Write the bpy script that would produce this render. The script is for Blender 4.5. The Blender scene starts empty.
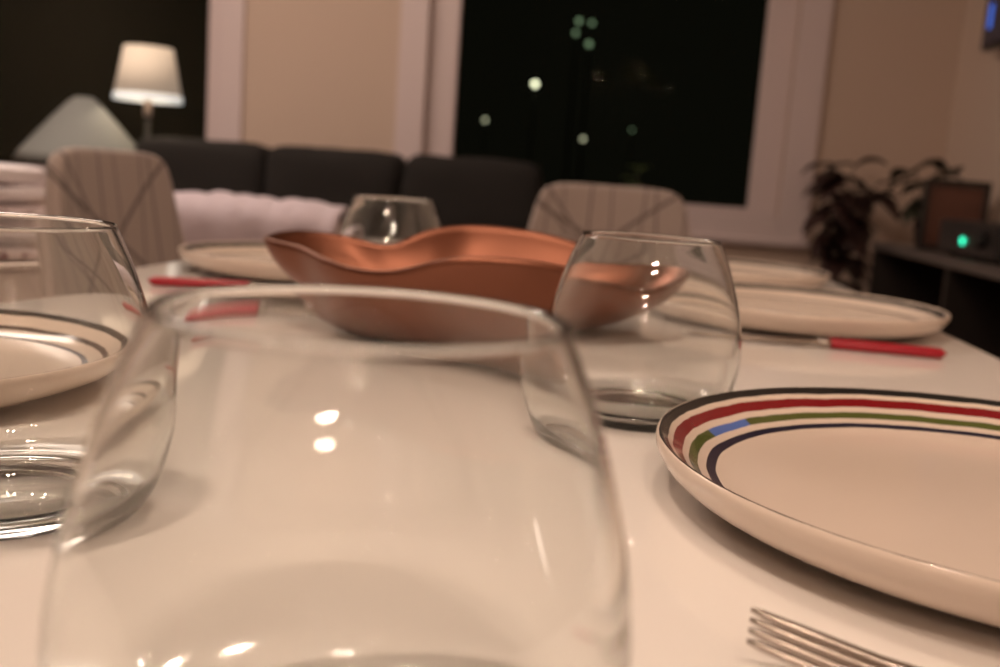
import bpy, bmesh, math, random
from mathutils import Vector, Matrix, noise
random.seed(7)
S = bpy.context.scene
C = S.collection
TZ = 0.74                      # height of the table top

# ------------------------------------------------------------------ camera
PITCH, ROLL, CAMH = 0.153, 0.071, 0.113
F = Vector((0, math.cos(PITCH), -math.sin(PITCH)))
U0 = Vector((0, math.sin(PITCH), math.cos(PITCH)))
R0 = Vector((1, 0, 0))
Rv = R0 * math.cos(ROLL) + U0 * math.sin(ROLL)
Uv = U0 * math.cos(ROLL) - R0 * math.sin(ROLL)
cd = bpy.data.cameras.new('camera')
cam = bpy.data.objects.new('camera', cd)
C.objects.link(cam)
M = Matrix((Rv, Uv, -F)).transposed().to_4x4()
M.translation = Vector((0, 0, TZ + CAMH))
cam.matrix_world = M
cd.sensor_width = 36.0
cd.lens = 36.04
cd.clip_start = 0.01
cd.clip_end = 200
cd.dof.use_dof = True
cd.dof.focus_distance = 0.35
cd.dof.aperture_fstop = 9.5
S.camera = cam

# ------------------------------------------------------------------ world, lights, exposure
S.view_settings.view_transform = 'Standard'
S.view_settings.look = 'None'
S.view_settings.gamma = 1.0
S.view_settings.use_curve_mapping = False
S.view_settings.exposure = 0.21
S.cycles.sample_clamp_indirect = 0.0      # keep the sparkle of the bulbs in the glasses
w = bpy.data.worlds.new('night')
S.world = w
w.use_nodes = True
w.node_tree.nodes['Background'].inputs[0].default_value = (0.016, 0.015, 0.011, 1)
w.node_tree.nodes['Background'].inputs[1].default_value = 0.45

ALPHA = 0.118                  # the room is turned a little against the camera
def RW(X, Y, z=0.0):
    return Vector((X * math.cos(ALPHA) + Y * math.sin(ALPHA), -X * math.sin(ALPHA) + Y * math.cos(ALPHA), z))

def lamp(name, loc, power, radius, col=(1.0, 0.76, 0.54)):
    l = bpy.data.lights.new(name, 'POINT')
    l.energy = power; l.shadow_soft_size = radius; l.color = col
    o = bpy.data.objects.new(name, l)
    o.location = loc
    C.objects.link(o)
    return o
WARM = (1.0, 0.745, 0.575)
def area(name, loc, power, sx, sy, col):
    l = bpy.data.lights.new(name, 'AREA')
    l.shape = 'RECTANGLE'; l.size = sx; l.size_y = sy; l.energy = power; l.color = col
    o = bpy.data.objects.new(name, l); o.location = loc
    o.rotation_euler = (0, 0, -ALPHA)
    C.objects.link(o)
    return o
area('left_fill_light', RW(-2.1, 2.3, 2.46), 32, 1.2, 1.0, (1.0, .80, .68))  # added invisible fill that brightens the left of the room, no real fitting

# ------------------------------------------------------------------ materials
def mat(name, col, rough=.5, metal=0.0, spec=.5, coat=0.0, emit=None, es=0.0, trans=0.0, ior=1.45, sheen=0.0, bump=None, var=None):
    m = bpy.data.materials.new(name); m.use_nodes = True
    nt = m.node_tree; b = nt.nodes['Principled BSDF']
    b.inputs['Base Color'].default_value = (*col, 1)
    b.inputs['Roughness'].default_value = rough
    b.inputs['Metallic'].default_value = metal
    b.inputs['Specular IOR Level'].default_value = spec
    b.inputs['Coat Weight'].default_value = coat
    b.inputs['Coat Roughness'].default_value = .05
    b.inputs['Transmission Weight'].default_value = trans
    b.inputs['IOR'].default_value = ior
    b.inputs['Sheen Weight'].default_value = sheen
    if emit:
        b.inputs['Emission Color'].default_value = (*emit, 1)
        b.inputs['Emission Strength'].default_value = es
    if bump or var:
        tc = nt.nodes.new('ShaderNodeTexCoord')
        n = nt.nodes.new('ShaderNodeTexNoise')
        n.inputs['Scale'].default_value = (bump or var)[0]
        n.inputs['Detail'].default_value = 4
        nt.links.new(tc.outputs['Object'], n.inputs['Vector'])
        if bump:
            bp = nt.nodes.new('ShaderNodeBump')
            bp.inputs['Strength'].default_value = bump[1]
            bp.inputs['Distance'].default_value = bump[2]
            nt.links.new(n.outputs['Fac'], bp.inputs['Height'])
            nt.links.new(bp.outputs['Normal'], b.inputs['Normal'])
        if var:
            mx = nt.nodes.new('ShaderNodeMix'); mx.data_type = 'RGBA'
            mx.inputs[6].default_value = (*col, 1)
            mx.inputs[7].default_value = (*[c * var[1] for c in col], 1)
            nt.links.new(n.outputs['Fac'], mx.inputs[0])
            nt.links.new(mx.outputs[2], b.inputs['Base Color'])
    return m

def plate_mat(name, stripes, base=(.70, .60, .52), patch=None):
    """glazed stoneware with concentric painted bands; stripes = [(r_in, r_out, colour)] inner to outer"""
    m = mat(name, base, rough=.14, coat=.1)
    nt = m.node_tree; b = nt.nodes['Principled BSDF']
    tc = nt.nodes.new('ShaderNodeTexCoord')
    sep = nt.nodes.new('ShaderNodeSeparateXYZ')
    nt.links.new(tc.outputs['Object'], sep.inputs[0])
    def mth(op, a, b_=None):
        n = nt.nodes.new('ShaderNodeMath'); n.operation = op
        for i, v in enumerate((a, b_)):
            if v is None: continue
            if isinstance(v, (int, float)): n.inputs[i].default_value = v
            else: nt.links.new(v, n.inputs[i])
        return n.outputs[0]
    x, y, z = sep.outputs
    r = mth('SQRT', mth('ADD', mth('MULTIPLY', x, x), mth('MULTIPLY', y, y)))
    nz = nt.nodes.new('ShaderNodeTexNoise'); nz.inputs['Scale'].default_value = 45
    nt.links.new(tc.outputs['Object'], nz.inputs['Vector'])
    r = mth('ADD', r, mth('MULTIPLY', mth('SUBTRACT', nz.outputs['Fac'], .5), .0016))
    # the bands are painted on the upper side only
    cur = None
    geo = nt.nodes.new('ShaderNodeNewGeometry')
    sn = nt.nodes.new('ShaderNodeSeparateXYZ'); nt.links.new(geo.outputs['True Normal'], sn.inputs[0])
    upm = mth('GREATER_THAN', sn.outputs[2], .12)
    prev = None
    def mixc(fac, a, col):
        mx = nt.nodes.new('ShaderNodeMix'); mx.data_type = 'RGBA'
        nt.links.new(fac, mx.inputs[0])
        if a is None: mx.inputs[6].default_value = (*base, 1)
        else: nt.links.new(a, mx.inputs[6])
        mx.inputs[7].default_value = (*col, 1)
        return mx.outputs[2]
    for r0, r1, col in stripes:
        f = mth('MULTIPLY', mth('MULTIPLY', mth('GREATER_THAN', r, r0), mth('LESS_THAN', r, r1)), upm)
        cur = mixc(f, cur, col)
    if patch:
        r0, r1, a0, a1, col = patch
        ang = mth('ARCTAN2', y, x)
        f = mth('MULTIPLY', mth('MULTIPLY', mth('GREATER_THAN', r, r0), mth('LESS_THAN', r, r1)), upm)
        f = mth('MULTIPLY', f, mth('MULTIPLY', mth('GREATER_THAN', ang, a0), mth('LESS_THAN', ang, a1)))
        cur = mixc(f, cur, col)
    nt.links.new(cur, b.inputs['Base Color'])
    return m

def glass_mat(name, tint=(.985, .99, .985)):
    m = bpy.data.materials.new(name); m.use_nodes = True
    nt = m.node_tree; nt.nodes.remove(nt.nodes['Principled BSDF'])
    g = nt.nodes.new('ShaderNodeBsdfGlass')
    g.inputs['Color'].default_value = (*tint, 1); g.inputs['Roughness'].default_value = 0.0
    g.inputs['IOR'].default_value = 1.5
    nt.links.new(g.outputs[0], nt.nodes['Material Output'].inputs[0])
    return m

def twig_mat(name, base, line):
    m = mat(name, base, rough=.85, sheen=.2)
    nt = m.node_tree; b = nt.nodes['Principled BSDF']
    tc = nt.nodes.new('ShaderNodeTexCoord')
    sep = nt.nodes.new('ShaderNodeSeparateXYZ'); nt.links.new(tc.outputs['Object'], sep.inputs[0])
    def mth(op, a, c):
        n = nt.nodes.new('ShaderNodeMath'); n.operation = op
        for i, v in enumerate((a, c)):
            if v is None: continue
            if isinstance(v, (int, float)): n.inputs[i].default_value = v
            else: nt.links.new(v, n.inputs[i])
        return n.outputs[0]
    px_, pz_ = sep.outputs[0], mth('ADD', sep.outputs[2], mth('MULTIPLY', sep.outputs[1], -.8))
    cur = None
    # twigs: (x, z, angle from horizontal, half width)
    for x, z, a, hw in ((0, .56, .62, .0032), (.02, .53, -.50, .0030), (-.15, .5, 1.50, .0014), (-.10, .5, 1.62, .0012), (-.05, .5, 1.54, .0020), (.005, .5, 1.60, .0014),
                        (.06, .5, 1.47, .0016), (.11, .5, 1.64, .0020), (.16, .5, 1.52, .0013), (-.04, .40, .45, .0022), (.05, .42, -.9, .0022), (-.12, .60, -.75, .0018)):
        d = mth('ABSOLUTE', mth('ADD', mth('MULTIPLY', mth('SUBTRACT', px_, x), -math.sin(a)), mth('MULTIPLY', mth('SUBTRACT', pz_, z), math.cos(a))), None)
        d = mth('DIVIDE', d, hw)
        cur = d if cur is None else mth('MINIMUM', cur, d)
    cr = nt.nodes.new('ShaderNodeValToRGB')
    cr.color_ramp.elements[0].position = .45; cr.color_ramp.elements[0].color = (*line, 1)
    cr.color_ramp.elements[1].position = .60; cr.color_ramp.elements[1].color = (*base, 1)
    nt.links.new(mth('MULTIPLY', cur, .5), cr.inputs[0])
    nt.links.new(cr.outputs[0], b.inputs['Base Color'])
    return m

WALLM = mat('wall_paint', (.54, .42, .345), .8, bump=(60, .1, .002))
WALLR = mat('wall_paint_lit', (.62, .50, .42), .8, bump=(60, .1, .002))  # same paint as the other walls, its stronger light put into the colour
TRIM = mat('trim_paint', (.62, .52, .52), .45)
TRIM2 = mat('sash_paint', (.40, .32, .38), .45)
FLOORM = mat('oak_floor', (.20, .12, .07), .4, var=(6, .6))
CEILM = mat('ceiling_paint', (.45, .43, .38), .9)
TABLEM = mat('white_lacquer', (.80, .765, .73), .06, spec=.35)
LEGM = mat('white_leg', (.75, .72, .68), .4)
GLASS = glass_mat('clear_glass')
COPPER = mat('copper', (.20, .080, .049), .36, metal=.9, bump=(38, .12, .002))
STEEL = mat('steel', (.46, .41, .37), .26, metal=1.0)
RED = mat('red_plastic', (.36, .010, .024), .3)
CHAIRM = twig_mat('twig_fabric', (.42, .35, .32), (.14, .115, .11))
BLACKM = mat('black_metal', (.010, .010, .010), .45)
SOFAM = mat('charcoal_fabric', (.011, .009, .008), .9, bump=(200, .3, .002))
PALE = mat('pale_upholstery', (.72, .60, .56), .85, sheen=.2)
BLANKM = mat('lavender_throw', (.58, .50, .56), .9, sheen=.3, bump=(25, .5, .01))
WHITEM = mat('white_cotton', (.90, .84, .86), .85, bump=(12, .4, .01))
CHESTM = mat('white_furniture', (.70, .60, .54), .45)
DARKW = mat('black_brown_wood', (.022, .017, .015), .35)
GREYW = mat('grey_edge', (.10, .085, .08), .3)
LEAF = mat('leaf', (.028, .028, .016), .5)
LEAFR = mat('dark_red_leaf', (.04, .018, .016), .5)
LEAFG = mat('green_leaf', (.06, .09, .03), .45)
POTM = mat('dark_pot', (.035, .022, .02), .5)
SOILM = mat('soil', (.02, .014, .01), .95)
SHADE = mat('lampshade_fabric', (.70, .62, .50), .8, emit=(1.0, .82, .64), es=.16)
SHADER = mat('lampshade_hem', (.80, .82, .80), .7, emit=(.86, .95, .95), es=.42)
SHADEG = mat('grey_shade', (.20, .21, .20), .8)
NIGHTG = mat('night_ground', (.01, .01, .008), .95)
GLOW = mat('window_glow_globe', (.8, .8, .7), .5, emit=(.9, .85, .72), es=9)  # glow of the added globes outside the window
GLOWM = mat('window_glow_globe_soft', (.8, .8, .7), .5, emit=(.8, .75, .62), es=3.5)
GLOWD = mat('window_glow_globe_dim', (.6, .7, .5), .5, emit=(.5, .7, .5), es=1.3)

# ------------------------------------------------------------------ mesh helpers
def obj(name, bm, m, parent=None, smooth=True, loc=None, rot=None):
    me = bpy.data.meshes.new(name)
    bmesh.ops.recalc_face_normals(bm, faces=bm.faces)
    bm.to_mesh(me); bm.free()
    for p in me.polygons: p.use_smooth = smooth
    o = bpy.data.objects.new(name, me)
    ms = m if isinstance(m, (list, tuple)) else [m]
    for x in ms: me.materials.append(x)
    if parent: o.parent = parent
    if loc is not None: o.location = loc
    if rot is not None: o.rotation_euler = rot
    C.objects.link(o)
    return o
def tag(o, label, cat, group=None, kind=None):
    o['label'] = label; o['category'] = cat
    if group: o['group'] = group
    if kind: o['kind'] = kind
    return o
def thing(name, label, cat, loc, rotz=0.0, group=None):
    o = bpy.data.objects.new(name, None); o.empty_display_size = .05
    o.location = loc; o.rotation_euler = (0, 0, rotz)
    C.objects.link(o)
    return tag(o, label, cat, group)
def box(bm, x0, x1, y0, y1, z0, z1, bev=0.0, seg=2):
    vs = [bm.verts.new((x, y, z)) for x in (x0, x1) for y in (y0, y1) for z in (z0, z1)]
    fs = [(0, 1, 3, 2), (4, 6, 7, 5), (0, 4, 5, 1), (2, 3, 7, 6), (0, 2, 6, 4), (1, 5, 7, 3)]
    faces = [bm.faces.new([vs[i] for i in f]) for f in fs]
    if bev:
        es = list({e for f in faces for e in f.edges})
        bmesh.ops.bevel(bm, geom=es, offset=bev, segments=seg, profile=.5, affect='EDGES')
    return bm
def lathe(prof, n=96, closed=True, c=(0, 0)):
    """prof: (r, z) list; r==0 makes a pole"""
    bm = bmesh.new(); rings = []
    for r, z in prof:
        if r < 1e-6: rings.append([bm.verts.new((c[0], c[1], z))])
        else: rings.append([bm.verts.new((c[0] + r * math.cos(2 * math.pi * i / n), c[1] + r * math.sin(2 * math.pi * i / n), z)) for i in range(n)])
    pairs = list(zip(rings[:-1], rings[1:]))
    if closed and len(rings[0]) > 1 and len(rings[-1]) > 1: pairs.append((rings[-1], rings[0]))
    for a, b in pairs:
        for i in range(n):
            j = (i + 1) % n
            if len(a) == 1 and len(b) == 1: continue
            if len(a) == 1: bm.faces.new((a[0], b[i], b[j]))
            elif len(b) == 1: bm.faces.new((a[i], b[0], a[j]))
            else: bm.faces.new((a[i], b[i], b[j], a[j]))
    return bm
def cr_open(P, k=6):
    """Catmull-Rom through points (tuples)"""
    out = []; n = len(P); P = [Vector(p) for p in P]
    for i in range(n - 1):
        p0 = P[max(i - 1, 0)]; p1 = P[i]; p2 = P[i + 1]; p3 = P[min(i + 2, n - 1)]
        for s in range(k):
            t = s / k
            out.append(.5 * ((2 * p1) + (p2 - p0) * t + (2 * p0 - 5 * p1 + 4 * p2 - p3) * t * t + (3 * p1 - p0 - 3 * p2 + p3) * t ** 3))
    out.append(P[-1])
    return out
def cr_closed(P, k=6):
    out = []; n = len(P); P = [Vector(p) for p in P]
    for i in range(n):
        p0 = P[i - 1]; p1 = P[i]; p2 = P[(i + 1) % n]; p3 = P[(i + 2) % n]
        for s in range(k):
            t = s / k
            out.append(.5 * ((2 * p1) + (p2 - p0) * t + (2 * p0 - 5 * p1 + 4 * p2 - p3) * t * t + (3 * p1 - p0 - 3 * p2 + p3) * t ** 3))
    return out
def tube(bm, pts, rad, n=10, sx=1.0):
    """round tube along points; rad scalar or list; closed ends"""
    pts = [Vector(p) for p in pts]
    rs = rad if isinstance(rad, (list, tuple)) else [rad] * len(pts)
    rings = []
    for i, p in enumerate(pts):
        d = (pts[min(i + 1, len(pts) - 1)] - pts[max(i - 1, 0)]).normalized()
        up = Vector((0, 0, 1)) if abs(d.z) < .95 else Vector((0, 1, 0))
        a = d.cross(up).normalized(); b = a.cross(d).normalized()
        rings.append([bm.verts.new(p + (a * math.cos(2 * math.pi * k / n) * sx + b * math.sin(2 * math.pi * k / n)) * rs[i]) for k in range(n)])
    for A, B in zip(rings[:-1], rings[1:]):
        for i in range(n):
            bm.faces.new((A[i], B[i], B[(i + 1) % n], A[(i + 1) % n]))
    bm.faces.new(rings[0]); bm.faces.new(rings[-1])
    return bm
def struct(name, bm, m, smooth=False):
    o = obj(name, bm, m, None, smooth, (0, 0, 0), (0, 0, -ALPHA))
    o['kind'] = 'structure'
    return o

# ------------------------------------------------------------------ room shell (room coordinates X, Y)
X0, X1, Y0, Y1, ZC = -3.6, 1.215, -2.2, 4.2, 2.5
bm = bmesh.new(); box(bm, X0 - .1, X1 + .1, Y0 - .1, Y1 + .12, -.1, 0); struct('floor', bm, FLOORM)
bm = bmesh.new(); box(bm, X0 - .1, X1 + .1, Y0 - .1, Y1 + .12, ZC, ZC + .1); struct('ceiling', bm, CEILM)
bm = bmesh.new(); box(bm, X0 - .1, X0, Y0, Y1, 0, ZC); struct('wall_left', bm, WALLM)
bm = bmesh.new(); box(bm, X1, X1 + .1, Y0, Y1, 0, ZC); struct('wall_right', bm, WALLR)
bm = bmesh.new(); box(bm, X0, X1, Y0 - .1, Y0, 0, ZC); struct('wall_near', bm, WALLM)
# window wall with two openings
WZ0, WZ1 = .685, 2.2
A0, A1 = -3.4, -1.775          # left window opening
B0, B1 = -.88, .60            # right window opening
bm = bmesh.new()
for a, b in ((X0, A0), (A1, B0), (B1, X1)): box(bm, a, b, Y1, Y1 + .12, 0, ZC)
for a, b in ((A0, A1), (B0, B1)):
    box(bm, a, b, Y1, Y1 + .12, 0, WZ0); box(bm, a, b, Y1, Y1 + .12, WZ1, ZC)
struct('wall_far', bm, WALLM)

def frame_bm(x0, x1, z0, z1, w, y0, y1, bev=.006):
    bm = bmesh.new()
    box(bm, x0, x0 + w, y0, y1, z0, z1, bev); box(bm, x1 - w, x1, y0, y1, z0, z1, bev)
    box(bm, x0 + w, x1 - w, y0, y1, z0, z0 + w, bev); box(bm, x0 + w, x1 - w, y0, y1, z1 - w, z1, bev)
    return bm
PANE = glass_mat('window_pane_glass', (.55, .57, .50))
PANE.node_tree.nodes['Glass BSDF'].inputs['IOR'].default_value = 1.05
PANE1 = glass_mat('left_pane_glass', (.55, .57, .50))
for n, (a, b) in enumerate(((A0, A1), (B0, B1)), 1):
    o = struct('window_%d' % n, frame_bm(a, b, WZ0, WZ1, .075 if n == 1 else .12, Y1 + .035, Y1 + .095), TRIM)
    g = .06
    bm = bmesh.new(); box(bm, a + g, b - g, Y1 + .06, Y1 + .066, WZ0 + g, WZ1 - g)
    obj('window_pane', bm, PANE if n == 2 else PANE1, o, False)
# casings round the openings
def casing(name, x0, x1, z0, z1, w):
    bm = frame_bm(x0 - w, x1 + w, z0 - w * .25, z1 + w, w, Y1 - .022, Y1 - .001, .004)
    box(bm, x0 - w - .01, x1 + w + .01, Y1 - .05, Y1 - .001, z0 - .02, z0 + .004, .004)
    return struct(name, bm, TRIM)
casing('trim_1', A0, A1, WZ0, WZ1, .105)
casing('trim_2', B0, B1, WZ0, WZ1, .12)
bm = bmesh.new(); box(bm, X1 - .015, X1, Y0, Y1, 0, .09, .003); struct('baseboard_right', bm, TRIM)
bm = bmesh.new(); box(bm, X0, X1 - .015, Y1 - .015, Y1, 0, .09, .003); struct('baseboard_far', bm, TRIM)
# dark ground outside and added glowing globes standing in for light spots in the pane
bm = bmesh.new(); box(bm, -60, 60, Y1 + .2, 90, -.6, -.5)
g = struct('ground', bm, NIGHTG)
def window_glow(X, Y, z, r, bright, label):
    w_ = Vector((X, Y, 0))
    t = thing('window_glow', label, 'street lamp', (X, Y, -.5), 0, 'added globes for light spots in the window')
    h = z + .5
    obj('pole', tube(bmesh.new(), [(0, 0, 0), (0, 0, h * .5), (0, 0, h - r)], [.035, .03, .02], 8), BLACKM, t)
    prof = [(r * math.sin(math.pi * i / 12), h - r * math.cos(math.pi * i / 12)) for i in range(13)]
    prof[0] = (0, prof[0][1]); prof[-1] = (0, prof[-1][1])
    obj('globe', lathe(prof, 16, False), GLOW if bright > 1 else GLOWM if bright else GLOWD, t)
def px2w(px, py, y):
    d = F + Rv * ((px - 500) / 1001) - Uv * ((py - 333.5) / 1001)
    return d * (y / d.y) + Vector((0, 0, TZ + CAMH))
for px, py, y, r, br, lab in (
        (535, 84, 30, .085, 2, 'brightest round glowing globe in the night window, left of centre'),
        (485, 120, 34, .06, True, 'small pale glowing globe low near the left edge of the night window'),
        (583, 139, 32, .06, True, 'pale glowing globe low in the middle of the night window'),
        (632, 130, 36, .045, False, 'faint glowing globe low and right of centre in the night window'),
        (579, 21, 40, .10, False, 'dim greenish glowing globe topmost in the upper cluster of the window'),
        (592, 23, 43, .09, False, 'dim greenish glowing globe on the right of the upper cluster of the window'),
        (576, 33, 42, .10, False, 'dim greenish glowing globe on the lower left of the upper cluster of the window'),
        (589, 44, 38, .10, False, 'dim greenish glowing globe lowest in the upper cluster of the window')):
    p = px2w(px, py, y)
    window_glow(p.x, p.y, p.z, r, br, lab)

# ------------------------------------------------------------------ dining table
TX0, TX1, TY0, TY1 = -.482, .302, .02, 1.80
t = thing('dining_table', 'white glossy dining table laid with plates, glasses and a copper bowl', 'table', (0, 0, 0), -ALPHA)
bm = bmesh.new(); box(bm, TX0, TX1, TY0, TY1, TZ - .03, TZ, .002)
obj('tabletop', bm, TABLEM, t, False)
for x in (TX0 + .06, TX1 - .06):
    for y in (TY0 + .06, TY1 - .06):
        bm = bmesh.new(); box(bm, x - .03, x + .03, y - .03, y + .03, 0, TZ - .031, .004)
        obj('leg', bm, LEGM, t, False)

# ------------------------------------------------------------------ hanging lamps over the table (above the frame; they light it)
def bulb_mat(strength):
    m = bpy.data.materials.new('glowing_bulb'); m.use_nodes = True
    nt = m.node_tree; nt.nodes.remove(nt.nodes['Principled BSDF'])
    e = nt.nodes.new('ShaderNodeEmission'); e.inputs[0].default_value = (*WARM, 1); e.inputs[1].default_value = strength
    nt.links.new(e.outputs[0], nt.nodes['Material Output'].inputs[0])
    return m
def hanging_lamp(x, y, z, offs, power, label):
    zz_ = TZ + z
    t = thing('hanging_lamp', label, 'lamp', (x, y, ZC), 0)
    obj('canopy', lathe([(0, 0), (.05, 0), (.05, -.012), (.02, -.025), (0, -.025)], 32, False), BLACKM, t)
    obj('cord', tube(bmesh.new(), [(0, 0, -.024), (0, 0, zz_ - ZC + .120)], .003, 8), BLACKM, t)
    obj('hub', lathe([(0, .125), (.014, .12), (.018, .10), (.014, .085), (0, .08)], 24, False), BLACKM, t, True, (0, 0, zz_ - ZC))
    rb = .022
    bmx = bulb_mat(power / (math.pi * 4 * math.pi * rb * rb))
    for dx, dy in offs:
        bm = bmesh.new(); tube(bm, [(0, 0, zz_ - ZC + .10), (dx * .6, dy * .6, zz_ - ZC + .10), (dx, dy, zz_ - ZC + .075), (dx, dy, zz_ - ZC + .02)], [.005, .005, .006, .010], 10)
        a = obj('arm', bm, BLACKM, t)
        obj('bulb', lathe([(rb * math.sin(math.pi * i / 12) if 0 < i < 12 else 0, -rb * math.cos(math.pi * i / 12)) for i in range(13)], 24, False), bmx, a, True, (dx, dy, zz_ - ZC))
ONE = ((0, 0),)
hanging_lamp(-.32, .0, 1.0, ((-.03, 0), (.03, .02)), 7.0, 'black hanging lamp above the left of the table, out of frame')
hanging_lamp(.12, -.62, .98, ((-.045, 0), (.045, .02)), 7.5, 'black hanging lamp behind the near end of the table, out of frame')
hanging_lamp(.04, .42, 1.02, ((-.03, 0), (.03, .0)), 4.0, 'black hanging lamp above the middle of the table, out of frame')
hanging_lamp(-.25, -1.65, 1.15, ((-.06, 0), (.06, .03)), 6, 'added black lamp behind the camera for glints in the glasses, out of frame')  # unseen lamp, added for more glints low in the glasses
hanging_lamp(-.75, 2.65, 1.48, ((-.09, 0), (.09, .03)), 9, 'black ceiling lamp above the sofa corner, out of frame')

# ------------------------------------------------------------------ stemless glasses
outer = [(.0, .0012), (.032, .0008), (.0365, .0), (.0405, .0025), (.0442, .0090), (.0470, .0185), (.0488, .0300), (.0487, .0400),
         (.0469, .0520), (.0438, .0640), (.0399, .0760), (.0362, .0850), (.0345, .0890)]
inner = [(.0327, .0889), (.0345, .0850), (.0386, .0760), (.0428, .0640), (.0461, .0520), (.0479, .0400), (.0479, .0300),
         (.0459, .0195), (.0430, .0110), (.0370, .0058), (.0200, .0044), (.0, .0042)]
def glass_profile():
    o_ = [tuple(p) for p in cr_open([(*p, 0) for p in outer[1:]], 4)]
    i_ = [tuple(p) for p in cr_open([(*p, 0) for p in inner[:-1]], 4)]
    lip = [(.0344, .0896), (.0337, .0901), (.0330, .0897)]
    return [(0, .0012)] + [(a, b) for a, b, _ in o_] + lip + [(a, b) for a, b, _ in i_] + [(0, .0042)]
gp = glass_profile()
G0 = None
for (x, y, lab) in (
        (-.0227, .164, 'largest clear stemless wine glass, empty, in the near foreground'),
        (-.156, .307, 'empty clear stemless glass cut by the left edge beside a striped plate'),
        (.0711, .496, 'empty clear stemless glass behind the big striped plate, in front of the copper bowl'),
        (-.1010, .884, 'small distant stemless glass standing behind the left part of the copper bowl')):
    if G0 is None:
        o = obj('wine_glass', lathe(gp, 128, False), GLASS); G0 = o
    else:
        o = G0.copy(); C.objects.link(o)
    o.location = (x, y, TZ)
    tag(o, lab, 'glass', 'stemless wine glasses')

# ------------------------------------------------------------------ plates
pin = [(.0, .0062), (.060, .0063), (.095, .0066), (.108, .0072), (.1160, .0088), (.1225, .0118), (.1287, .0166), (.1335, .0208), (.1352, .0224)]
pout = [(.1366, .0225), (.1374, .0208), (.1368, .0175), (.1335, .0125), (.1275, .0080), (.118, .0045), (.102, .0030), (.0915, .0025), (.090, .0), (.087, .0), (.085, .0018), (.0, .0022)]
pp = [(a, b) for a, b, _ in [tuple(v) for v in cr_open([(*p, 0) for p in pin], 4)]] + \
     [(a, b) for a, b, _ in [tuple(v) for v in cr_open([(*p, 0) for p in pout[:-1]], 3)]] + [(0, .0022)]
pp[0] = (0, pp[0][1])
BLK = (.012, .012, .012); RD = (.20, .006, .010); GRN = (.085, .105, .025); NVY = (.012, .012, .035); BLU = (.08, .16, .50)
BRN = (.06, .04, .035)
PM1 = plate_mat('striped_glaze', [(.1132, .1170, NVY), (.1204, .1240, GRN), (.1266, .1306, RD), (.1326, .1362, BLK)],
                patch=(.1204, .1240, 2.32, 2.60, BLU))
PM2 = plate_mat('dark_striped_glaze', [(.1110, .1140, NVY), (.1215, .1245, BRN), (.1318, .1356, BLK)])
PM3 = plate_mat('grey_striped_glaze', [(.1180, .1200, BRN), (.1295, .1340, (.05, .05, .05))])
P0 = None
for x, y, m, lab in (
        (.1984, .3553, PM1, 'large cream plate with black, red, green and navy rim bands at front right'),
        (-.3090, .4480, PM2, 'cream plate with three dark rim rings cut by the left edge behind a glass'),
        (.2680, .9300, PM3, 'pale plate on the far right table edge behind the red-handled knife'),
        (-.1980, 1.0450, PM3, 'pale plate on the far left behind the copper bowl'),
        (.2850, 1.3200, PM3, 'plate barely visible beyond the far right plate at the far end of the table')):
    if P0 is None:
        o = obj('dinner_plate', lathe(pp, 128, False), m); P0 = o
    else:
        o = P0.copy(); o.data = P0.data.copy(); o.data.materials[0] = m; C.objects.link(o)
    o.location = (x, y, TZ + .0002)
    tag(o, lab, 'plate', 'dinner plates on the table')

# ------------------------------------------------------------------ wavy copper bowl
rim = [(-.186, .772, .0560), (-.152, .738, .0535), (-.128, .706, .0490), (-.105, .686, .0455), (-.075, .670, .0470),
       (-.030, .660, .0600), (.020, .660, .0610), (.064, .670, .0540), (.104, .702, .0475), (.145, .765, .0630),
       (.130, .812, .0640), (.078, .835, .0620), (.027, .843, .0710), (-.027, .846, .0730), (-.065, .836, .0670),
       (-.097, .828, .0530), (-.135, .828, .0580), (-.172, .812, .0600)]
R = cr_closed(rim, 8)
bm = bmesh.new()
cx, cy = -.030, .757
N = len(R); ST = 22
rings = []
# angles assigned by rim point so that the walls do not twist
for s in range(ST + 1):
    tt = s / ST
    ring = []
    for p in R:
        ang = math.atan2((p.y - cy) / .095, (p.x - cx) / .165)
        bx, by = cx + .082 * math.cos(ang), cy + .050 * math.sin(ang)
        if tt < .3:
            q = tt / .3
            v = Vector((cx + (bx - cx) * q, cy + (by - cy) * q, .0035 + .001 * q * q))
        else:
            q = (tt - .3) / .7
            hh = math.sin(q * math.pi / 2) ** .95 * .86 + q * q * .14
            vv = (1 - math.cos(q * math.pi / 2)) * .55 + q * .45
            v = Vector((bx + (p.x - bx) * hh, by + (p.y - by) * hh, .0045 + (p.z - .0045) * vv))
        ring.append(v)
    rings.append(ring)
cen = bm.verts.new((cx, cy, .0035))
vr = [[bm.verts.new(v) for v in ring] for ring in rings[1:]]
for i in range(N): bm.faces.new((cen, vr[0][i], vr[0][(i + 1) % N]))
for A, B in zip(vr[:-1], vr[1:]):
    for i in range(N): bm.faces.new((A[i], B[i], B[(i + 1) % N], A[(i + 1) % N]))
for v in bm.verts: v.co.x -= cx; v.co.y -= cy
o = obj('serving_bowl', bm, COPPER, None, True, (cx, cy, TZ))
so = o.modifiers.new('thickness', 'SOLIDIFY'); so.thickness = .0030; so.offset = 0; so.use_rim = True
tag(o, 'long wavy-rimmed copper-coloured serving bowl in the middle of the white table', 'bowl')

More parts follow.
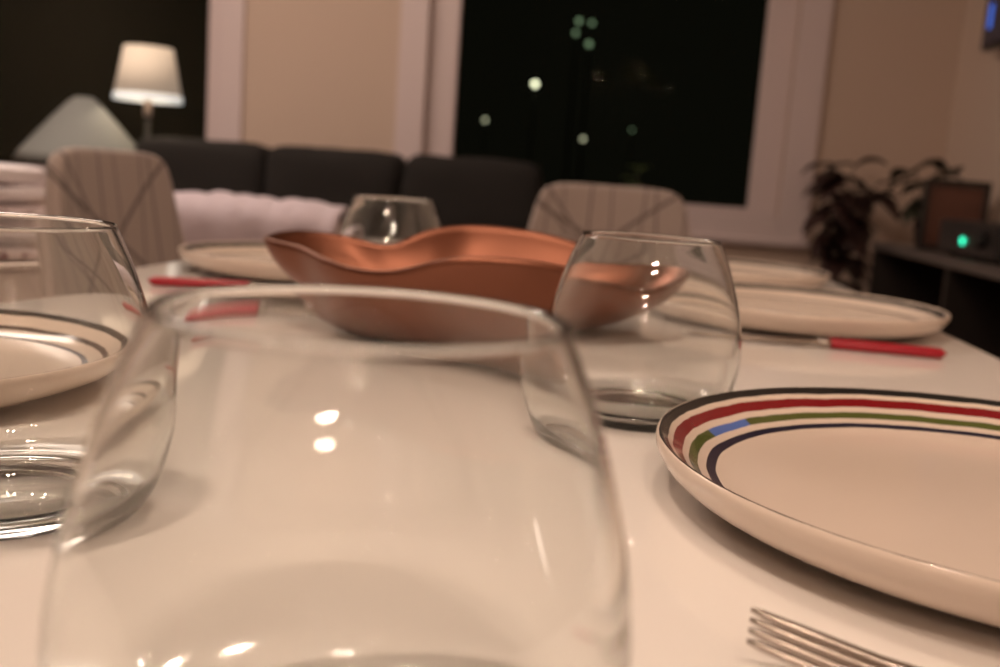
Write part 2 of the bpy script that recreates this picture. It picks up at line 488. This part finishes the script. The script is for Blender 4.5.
# ------------------------------------------------------------------ cutlery
def handle_bm(L, wd, th):
    bm = bmesh.new(); n = 16; rings = []
    for i in range(n + 1):
        t_ = i / n
        s = .72 + .28 * math.sin(min(t_ * 1.4, 1) * math.pi / 2)
        e = min(1, math.sqrt(max(0, 1 - ((t_ - .93) / .07) ** 2)) if t_ > .93 else 1)
        rings.append([bm.verts.new((t_ * L, math.cos(a) * wd / 2 * s * max(e, .05), th / 2 + math.sin(a) * th / 2 * max(e, .05)))
                      for a in [2 * math.pi * k / 12 for k in range(12)]])
    for A, B in zip(rings[:-1], rings[1:]):
        for i in range(12): bm.faces.new((A[i], B[i], B[(i + 1) % 12], A[(i + 1) % 12]))
    bm.faces.new(rings[0]); bm.faces.new(rings[-1])
    return bm
def strip_bm(sec):
    """sec: list of (x, half width, z centre, half thickness, y centre)"""
    bm = bmesh.new(); rings = []
    for x, hw, z, ht, yc in sec:
        rings.append([bm.verts.new((x, yc + a * hw, z + b * ht)) for a, b in ((-1, -.4), (-.7, -1), (.7, -1), (1, -.4), (1, .4), (.7, 1), (-.7, 1), (-1, .4))])
    for A, B in zip(rings[:-1], rings[1:]):
        for i in range(8): bm.faces.new((A[i], B[i], B[(i + 1) % 8], A[(i + 1) % 8]))
    bm.faces.new(rings[0]); bm.faces.new(rings[-1])
    return bm
def knife(loc, rz, label):
    """handle runs along +x from 0, blade along -x"""
    t = thing('table_knife', label, 'knife', loc, rz, 'red-handled table knives')
    obj('handle', handle_bm(.088, .0125, .0085), RED, t)
    obj('ferrule', strip_bm([(-.008, .0042, .0043, .0028, 0), (.001, .0048, .0043, .0034, 0)]), STEEL, t)
    obj('blade', strip_bm([(-.112, .0006, .0022, .0004, .004), (-.106, .0050, .0022, .0006, .001), (-.090, .0082, .0024, .0007, 0), (-.050, .0088, .0028, .0008, 0),
                           (-.020, .0080, .0034, .0010, 0), (-.012, .0045, .0042, .0018, 0), (-.007, .0040, .0043, .0022, 0)]), STEEL, t)
    return t
knife((.2570, .775, TZ + .0002), math.atan2(-.013, .078), 'red-handled knife in front of the far right plate near the table edge')
knife((-.222, .874, TZ + .0002), math.atan2(.864 - .874, -.09) , 'red-handled knife in front of the far left plate beside the copper bowl')
# fork: tines point along -x, handle along +x
ft = thing('table_fork', 'steel fork with four tines beside the large striped plate at the bottom edge', 'fork', (.0652, .2262, TZ), -.28)
for k in range(4):
    yy = (k - 1.5) * .0062
    obj('tine', strip_bm([(-.0010, .0005, .0122, .0005, yy), (.002, .0010, .0115, .0009, yy), (.015, .0014, .0084, .0011, yy), (.030, .0016, .0050, .0012, yy),
                          (.045, .0018, .0029, .0012, yy), (.052, .0026, .0024, .0012, yy * .97)]), STEEL, ft)
obj('neck', strip_bm([(.050, .0120, .0024, .0012, 0), (.058, .0118, .0024, .0013, 0), (.066, .0090, .0028, .0014, 0), (.075, .0050, .0045, .0016, 0),
                      (.090, .0036, .0062, .0020, 0), (.108, .0040, .0060, .0024, 0)]), STEEL, ft)
hb = handle_bm(.088, .0125, .0085)
obj('handle', hb, RED, ft, True, (.104, 0, .0003))

# ------------------------------------------------------------------ chairs
def chair(label, loc, rz):
    """shell chair; sits facing local -y, back at +y"""
    t = thing('dining_chair', label, 'chair', loc, rz, 'patterned shell dining chairs')
    bm = bmesh.new(); NU, NV = 24, 20; g = []
    for j in range(NV + 1):
        v = j / NV; row = []
        W = (.240 - .078 * v) * (1 - (max(0, (v - .88) / .12)) ** 2.5 * .07)
        for i in range(NU + 1):
            u = i / NU * 2 - 1
            z = .47 + .385 * v * (1 - .035 * abs(u) ** 7 * v)
            y = .19 + .055 * v - .012 * u * u
            row.append(bm.verts.new((u * W, y, z)))
        g.append(row)
    for j in range(NV):
        for i in range(NU): bm.faces.new((g[j][i], g[j][i + 1], g[j + 1][i + 1], g[j + 1][i]))
    o = obj('backrest', bm, CHAIRM, t)
    m = o.modifiers.new('t', 'SOLIDIFY'); m.thickness = .022; m.offset = 0
    m = o.modifiers.new('b', 'BEVEL'); m.width = .008; m.segments = 3
    bm = bmesh.new(); g = []
    for j in range(13):
        v = j / 12; row = []
        for i in range(17):
            u = i / 16 * 2 - 1
            W = .235 * (1 - .22 * max(0, (.35 - v) / .35) ** 2.5)
            row.append(bm.verts.new((u * W, -.24 + .43 * v, .455 + .02 * u * u + .012 * v * v * v - .014 * (1 - v) ** 4)))
        g.append(row)
    for j in range(12):
        for i in range(16): bm.faces.new((g[j][i], g[j][i + 1], g[j + 1][i + 1], g[j + 1][i]))
    o = obj('seat', bm, CHAIRM, t)
    m = o.modifiers.new('t', 'SOLIDIFY'); m.thickness = .03; m.offset = 0
    for sx in (-1, 1):
        for sy in (-1, 1):
            obj('leg', tube(bmesh.new(), [(sx * .16, sy * .13, .442), (sx * .22, sy * .20, 0)], [.011, .008], 10), BLACKM, t)
    return t
chair('taupe twig-patterned chair on the left side of the table, facing it', RW(-.556, 1.462), -ALPHA + math.pi / 2 - .02)
chair('beige twig-patterned chair at the far end of the table below the window', RW(-.040, 2.06), -ALPHA)

# ------------------------------------------------------------------ sofa
def cushion(x, y, z, name, parent, sx, sy, sz, seed, m=None, lump=.012, p=4.0):
    bm = bmesh.new()
    bmesh.ops.create_cube(bm, size=2)
    bmesh.ops.subdivide_edges(bm, edges=bm.edges[:], cuts=9, use_grid_fill=True)
    for v in bm.verts:
        c = v.co; l = (abs(c.x) ** p + abs(c.y) ** p + abs(c.z) ** p) ** (1 / p)
        q = c / l
        nz = noise.noise(Vector((q.x * 2.1 + seed, q.y * 2.1, q.z * 2.1 + seed * 3)))
        v.co = Vector((q.x * sx / 2, q.y * sy / 2, q.z * sz / 2)) + q * nz * lump
    return obj(name, bm, m, parent, True, (x, y, z))
sf = thing('sofa', 'dark charcoal sofa with three back cushions along the window wall', 'sofa', RW(-1.06, 3.42), -ALPHA)
bm = bmesh.new(); box(bm, -.76, .76, -.42, .40, .10, .30, .02); obj('base', bm, SOFAM, sf)
bm = bmesh.new(); box(bm, -.76, .76, .24, .42, .30, .80, .04, 3); obj('back', bm, SOFAM, sf)
for s in (-1, 1):
    bm = bmesh.new(); box(bm, min(s * .77, s * .90), max(s * .77, s * .90), -.42, .42, .10, .62, .03, 3); obj('arm', bm, SOFAM, sf)
    for yy in (-.36, .36):
        obj('leg', tube(bmesh.new(), [(s * .72, yy, .10), (s * .72, yy, 0)], .02, 8), BLACKM, sf)
for k in range(3):
    x = (k - 1) * .502
    cushion(x, -.08, .385, 'seat_cushion', sf, .498, .64, .17, k, SOFAM)
    cushion(x, .17, .69, 'back_cushion', sf, .496, .20, .455, k + 9, SOFAM, .010, 9)

# ------------------------------------------------------------------ pale armchair with a throw (in front of the sofa)
ac = thing('armchair', 'low pale armchair seen from behind between the chair and the sofa', 'armchair', RW(-.885, 2.42), -ALPHA)
bm = bmesh.new(); box(bm, -.25, .25, -.13, .45, .12, .42, .04, 3); obj('seat', bm, PALE, ac)
bm = bmesh.new(); box(bm, -.26, .26, -.25, -.12, .12, .735, .045, 4); obj('backrest', bm, PALE, ac)
for s in (-1, 1):
    bm = bmesh.new(); box(bm, min(s * .262, s * .30), max(s * .262, s * .30), -.22, .42, .12, .56, .03, 3); obj('arm', bm, PALE, ac)
    for yy in (-.18, .36):
        obj('leg', tube(bmesh.new(), [(s * .22, yy, .125), (s * .24, yy, 0)], [.018, .012], 8), BLACKM, ac)
bm = bmesh.new(); g = []
for j in range(41):
    v = j / 40; row = []
    for i in range(49):
        u = i / 48
        x = -.25 + .50 * u
        s_ = v * .62 - .31
        wob = .012 * noise.noise(Vector((x * 9, v * 4, 1.7))) + .006 * math.sin(x * 55 + v * 3)
        if s_ < -.10: y, z = -.265 - .01 - wob * .8, .700 + (s_ + .10)
        elif s_ > .10: y, z = -.105 + .012 + wob * .8, .700 - (s_ - .10)
        else:
            a = (s_ + .10) / .20 * math.pi
            y, z = -.185 - .088 * math.cos(a), .705 + .053 * math.sin(a) + abs(wob)
        z += .010 * noise.noise(Vector((x * 12, 0.3, 5))) - (.02 * (u - .75) ** 2 * 8 if u > .75 else 0) * (1 if abs(s_) < .12 else 0)
        row.append(bm.verts.new((x, y, z)))
    g.append(row)
for j in range(40):
    for i in range(48): bm.faces.new((g[j][i], g[j][i + 1], g[j + 1][i + 1], g[j + 1][i]))
o = obj('throw_blanket', bm, BLANKM, None, True, RW(-.885, 2.42), (0, 0, -ALPHA))
m = o.modifiers.new('t', 'SOLIDIFY'); m.thickness = .012; m.offset = 1
tag(o, 'rumpled pale lavender throw draped over the back of the low armchair', 'blanket')

# ------------------------------------------------------------------ white chest with folded bedding at the left edge
CX, CY = -1.82, 2.20
ch = thing('chest', 'white low chest at the left edge behind the patterned chair', 'chest', RW(CX, CY), -ALPHA)
bm = bmesh.new(); box(bm, -.45, .45, -.25, .25, .06, .635, .006); obj('body', bm, CHESTM, ch)
bm = bmesh.new(); box(bm, -.46, .46, -.26, .26, .636, .660, .006); obj('top', bm, CHESTM, ch)
for k in range(2):
    bm = bmesh.new(); box(bm, -.44 + k * .445, -.005 + k * .445, -.270, -.251, .10, .62, .004); d = obj('door', bm, CHESTM, ch)
    obj('knob', lathe([(0, .0), (.012, .002), (.014, .010), (.009, .020), (0, .022)], 16, False), STEEL, d, True, (-.05 + k * .10, -.270, .40), (math.pi / 2, 0, 0))
for sx in (-1, 1):
    for sy in (-1, 1):
        obj('foot', tube(bmesh.new(), [(sx * .40, sy * .2, .062), (sx * .40, sy * .2, 0)], .018, 8), CHESTM, ch)
PATT = mat('patterned_cotton', (.70, .60, .60), .85, bump=(12, .4, .01))
nt = PATT.node_tree; b = nt.nodes['Principled BSDF']; tc = nt.nodes.new('ShaderNodeTexCoord'); n_ = nt.nodes.new('ShaderNodeTexNoise')
n_.inputs['Scale'].default_value = 16; nt.links.new(tc.outputs['Object'], n_.inputs['Vector'])
cr = nt.nodes.new('ShaderNodeValToRGB'); cr.color_ramp.elements[0].position = .55; cr.color_ramp.elements[0].color = (.70, .60, .60, 1)
cr.color_ramp.elements[1].position = .60; cr.color_ramp.elements[1].color = (.22, .08, .09, 1)
nt.links.new(n_.outputs['Fac'], cr.inputs[0]); nt.links.new(cr.outputs[0], b.inputs['Base Color'])
zz = .6615
for k, (h, m, lab) in enumerate(((.055, PATT, 'folded cotton blanket with dark red pattern, lowest on the white chest'),
                                 (.040, WHITEM, 'folded lavender-white blanket in the middle of the stack on the chest'),
                                 (.050, WHITEM, 'plump white folded duvet on top of the stack on the chest'))):
    c = cushion(0, 0, 0, 'folded_blanket', None, .80 - .02 * k, .44 - .01 * k, h - .004, k * 2 + 3, m, .004, 7)
    c.location = RW(CX, CY, zz + h / 2 - .0005); c.rotation_euler = (0, 0, -ALPHA)
    tag(c, lab, 'blanket', 'folded bedding on the chest')
    zz += h

# ------------------------------------------------------------------ lamps at the left window
p = px2w(148, 101, 3.75)
fl = thing('floor_lamp', 'lit floor lamp with a cream tapered shade in front of the dark window', 'lamp', (p.x, p.y, 0))
zb = p.z
obj('base', lathe([(0, .0), (.13, .0), (.13, .012), (.03, .022), (0, .022)], 40, False), BLACKM, fl)
obj('pole', tube(bmesh.new(), [(0, 0, .02), (0, 0, .5), (0, 0, zb - .055)], .009, 12), BLACKM, fl)
obj('socket', tube(bmesh.new(), [(0, 0, zb - .056), (0, 0, zb + .05)], .014, 14), mat('white_socket', (.5, .42, .38), .5), fl)
sh = obj('lamp_shade', lathe([(.118, zb + .022), (.086, zb + .19), (.084, zb + .19), (.116, zb + .022)], 64), SHADE, fl)
obj('hem', lathe([(.1225, zb), (.1185, zb + .023), (.1155, zb + .023), (.1195, zb)], 64), SHADER, sh)
l = lamp('bulb', (p.x, p.y, zb + .085), 1.3, .02, (1, .82, .62))
p = px2w(84, 97, 3.75)
gl = thing('floor_lamp', 'unlit floor lamp with a wide grey conical shade left of the lit lamp', 'lamp', (p.x, p.y, 0))
obj('base', lathe([(0, .0), (.13, .0), (.13, .012), (.03, .022), (0, .022)], 40, False), BLACKM, gl)
obj('pole', tube(bmesh.new(), [(0, 0, .02), (0, 0, p.z - .02)], .009, 12), BLACKM, gl)
sh = lathe([(.24, p.z - .24), (.215, p.z - .20), (.12, p.z - .09), (.055, p.z - .02), (.030, p.z), (.028, p.z - .002), (.053, p.z - .024), (.118, p.z - .094), (.213, p.z - .204), (.237, p.z - .24)], 64)
obj('lamp_shade', sh, SHADEG, gl)

# ------------------------------------------------------------------ right wall: sideboard and what stands on it
SX0, SX1, SY0, SY1, SZ = .86, 1.20, 1.25, 3.68, .73
sb = thing('sideboard', 'long black sideboard with open shelves along the right wall', 'sideboard', (0, 0, 0), -ALPHA)
bm = bmesh.new(); box(bm, SX0, SX1, SY0, SY1, SZ - .028, SZ, .003); obj('top', bm, GREYW, sb, False)
bm = bmesh.new(); box(bm, SX1 - .012, SX1, SY0 + .02, SY1 - .02, .06, SZ - .029); obj('back_panel', bm, DARKW, sb, False)
for y in (SY0, SY0 + .79, SY0 + 1.58, SY1 - .022):
    bm = bmesh.new(); box(bm, SX0 + .006, SX1 - .013, y, y + .022, 0, SZ - .029, .002); obj('side_panel', bm, DARKW, sb, False)
for z in (.07, .40):
    for k in range(3):
        ya = SY0 + .023 + k * .79; yb = (SY0 + .79 * (k + 1) - .001) if k < 2 else SY1 - .023
        bm = bmesh.new(); box(bm, SX0 + .01, SX1 - .014, ya, yb, z, z + .022, .002); obj('shelf', bm, GREYW if z > .3 else DARKW, sb, False)
# receiver
rc = thing('av_receiver', 'black box-shaped receiver with a green indicator light on the black sideboard', 'receiver', RW(.885, 2.53, SZ), -ALPHA)
bm = bmesh.new(); box(bm, 0, .29, 0, .47, .008, .10, .004); obj('body', bm, BLACKM, rc, False)
bm = bmesh.new(); box(bm, -.006, -.0005, .005, .465, .012, .097, .002); obj('front_panel', bm, mat('gloss_black', (.010, .010, .010), .35), rc, False)
obj('volume_knob', lathe([(0, 0), (.02, 0), (.02, .012), (.018, .015), (0, .015)], 32, False), BLACKM, rc, True, (-.006, .10, .055), (0, -math.pi / 2, 0))
obj('indicator_light', lathe([(0, 0), (.009, 0), (.009, .003), (0, .004)], 24, False), mat('green_led', (.02, .3, .2), .4, emit=(.03, .75, .42), es=3.2), rc, True, (-.007, .25, .047), (0, -math.pi / 2, 0))
for sx in (.03, .26):
    for sy in (.04, .43):
        obj('foot', lathe([(0, 0), (.012, 0), (.012, .008), (0, .008)], 16, False), BLACKM, rc, True, (sx, sy, 0))
# picture
pf = thing('picture_frame', 'dark framed brown picture standing on the sideboard beside the receiver', 'picture', RW(.975, 3.20, SZ), -ALPHA)
bm = bmesh.new()
for a in ((-.095, -.078, 0, .215), (.078, .095, 0, .215)): box(bm, a[0], a[1], -.01, .01, a[2], a[3], .002)
box(bm, -.0775, .0775, -.01, .01, 0, .018, .002); box(bm, -.0775, .0775, -.01, .01, .197, .215, .002)
obj('frame', bm, DARKW, pf, False)
bm = bmesh.new(); box(bm, -.077, .077, -.002, .004, .0185, .1965); obj('picture', bm, mat('brown_print', (.14, .055, .035), .5, var=(9, .6)), pf, False)
# television
tv = thing('television', 'black wall-mounted television cut by the upper right corner', 'television', RW(X1 - .05, 3.165, 1.725), -ALPHA)
bm = bmesh.new(); box(bm, -.02, .015, -.56, .56, -.325, .325, .005); obj('housing', bm, BLACKM, tv, False)
bm = bmesh.new(); box(bm, -.0225, -.0205, -.545, .545, -.31, .31); scr = obj('screen', bm, mat('dark_screen', (.01, .01, .012), .1, emit=(.0, .005, .02), es=.3), tv, False)
bm = bmesh.new(); box(bm, -.0240, -.0226, .470, .505, -.26, -.18, .0005); obj('blue_icon', bm, mat('blue_screen_mark', (.02, .08, .5), .3, emit=(.05, .2, .9), es=.55), scr, False)
bm = bmesh.new(); box(bm, .0155, .049, -.15, .15, -.15, .15); obj('wall_bracket', bm, BLACKM, tv, False)

# ------------------------------------------------------------------ plants
def leafy(name, label, loc, pot_h, pot_r, h, spread, nleaf, m, seed, leafL=.13, stem_n=5):
    rnd = random.Random(seed)
    t = thing(name, label, 'plant', loc, 0)
    pt = obj('pot', lathe([(0, 0), (pot_r * .75, 0), (pot_r, pot_h), (pot_r * .9, pot_h), (pot_r * .86, pot_h - .015), (0, pot_h - .015)], 40, False), POTM, t)
    obj('soil', lathe([(0, pot_h - .012), (pot_r * .85, pot_h - .014), (0, pot_h - .0145)], 32, False), SOILM, pt)
    bm = bmesh.new(); tips = []
    for k in range(stem_n):
        a = 2 * math.pi * k / stem_n + rnd.random(); s = spread * (.15 + .55 * rnd.random()); hh = h * (.55 + .45 * rnd.random()) if k else h
        if k == 0: s *= .15
        P = [(math.cos(a) * s * q ** 1.5, math.sin(a) * s * q ** 1.5, pot_h - .02 + (hh - pot_h) * q) for q in (0, .25, .5, .75, 1)]
        tube(bm, P, [.006, .005, .004, .003, .002], 6); tips.append(P)
    obj('stem', bm, LEAF, t)
    bm = bmesh.new()
    for i in range(nleaf):
        P = tips[i % stem_n]; q = .2 + .8 * ((i // stem_n + .7) / max(1, nleaf // stem_n)); q = min(q, 1) * 3.999
        k = int(q); f = q - k; base = Vector(P[k]).lerp(Vector(P[k + 1]), f)
        a = rnd.random() * 2 * math.pi; el = rnd.uniform(-.2, .9); L = leafL * rnd.uniform(.6, 1.05); wd = L * .30
        d = Vector((math.cos(a) * math.cos(el), math.sin(a) * math.cos(el), math.sin(el)))
        s_ = d.cross(Vector((0, 0, 1))).normalized(); prev = None
        for j in range(7):
            u = j / 6; c = base + d * L * u - Vector((0, 0, 1)) * L * .55 * u * u
            ww = wd * math.sin(math.pi * (u * .93 + .05)) ** .8
            cur = [bm.verts.new(c - s_ * ww + Vector((0, 0, ww * .3))), bm.verts.new(c), bm.verts.new(c + s_ * ww + Vector((0, 0, ww * .3)))]
            if prev:
                for x in (0, 1): bm.faces.new((prev[x], prev[x + 1], cur[x + 1], cur[x]))
            prev = cur
    f = obj('foliage', bm, m, t)
    md = f.modifiers.new('t', 'SOLIDIFY'); md.thickness = .0012
    return t
st = thing('plant_stand', 'dark wooden stool carrying the bushy plant right of the window', 'stool', RW(.80, 3.90), -ALPHA)
obj('seat', lathe([(0, .395), (.14, .395), (.145, .405), (.14, .415), (0, .415)], 40, False), DARKW, st)
for k in range(3):
    a = k * 2 * math.pi / 3
    obj('leg', tube(bmesh.new(), [(.09 * math.cos(a), .09 * math.sin(a), .394), (.14 * math.cos(a), .14 * math.sin(a), 0)], [.014, .011], 8), DARKW, st)
leafy('potted_plant', 'bushy dark potted plant on a stool right of the window', RW(.80, 3.90, .416), .14, .10, .60, .22, 80, LEAFR, 3, .16, 7)
leafy('potted_plant', 'dark leafy potted plant on the far end of the sideboard behind the picture', RW(.99, 3.48, SZ + .001), .08, .055, .30, .14, 40, LEAF, 5, .12, 5)
leafy('potted_plant', 'small green plant with upright leaves on the window sill behind the far chair', RW(.02, Y1 + .0 - .095 + .06, .745), .05, .035, .20, .03, 14, LEAFG, 8, .12, 3)
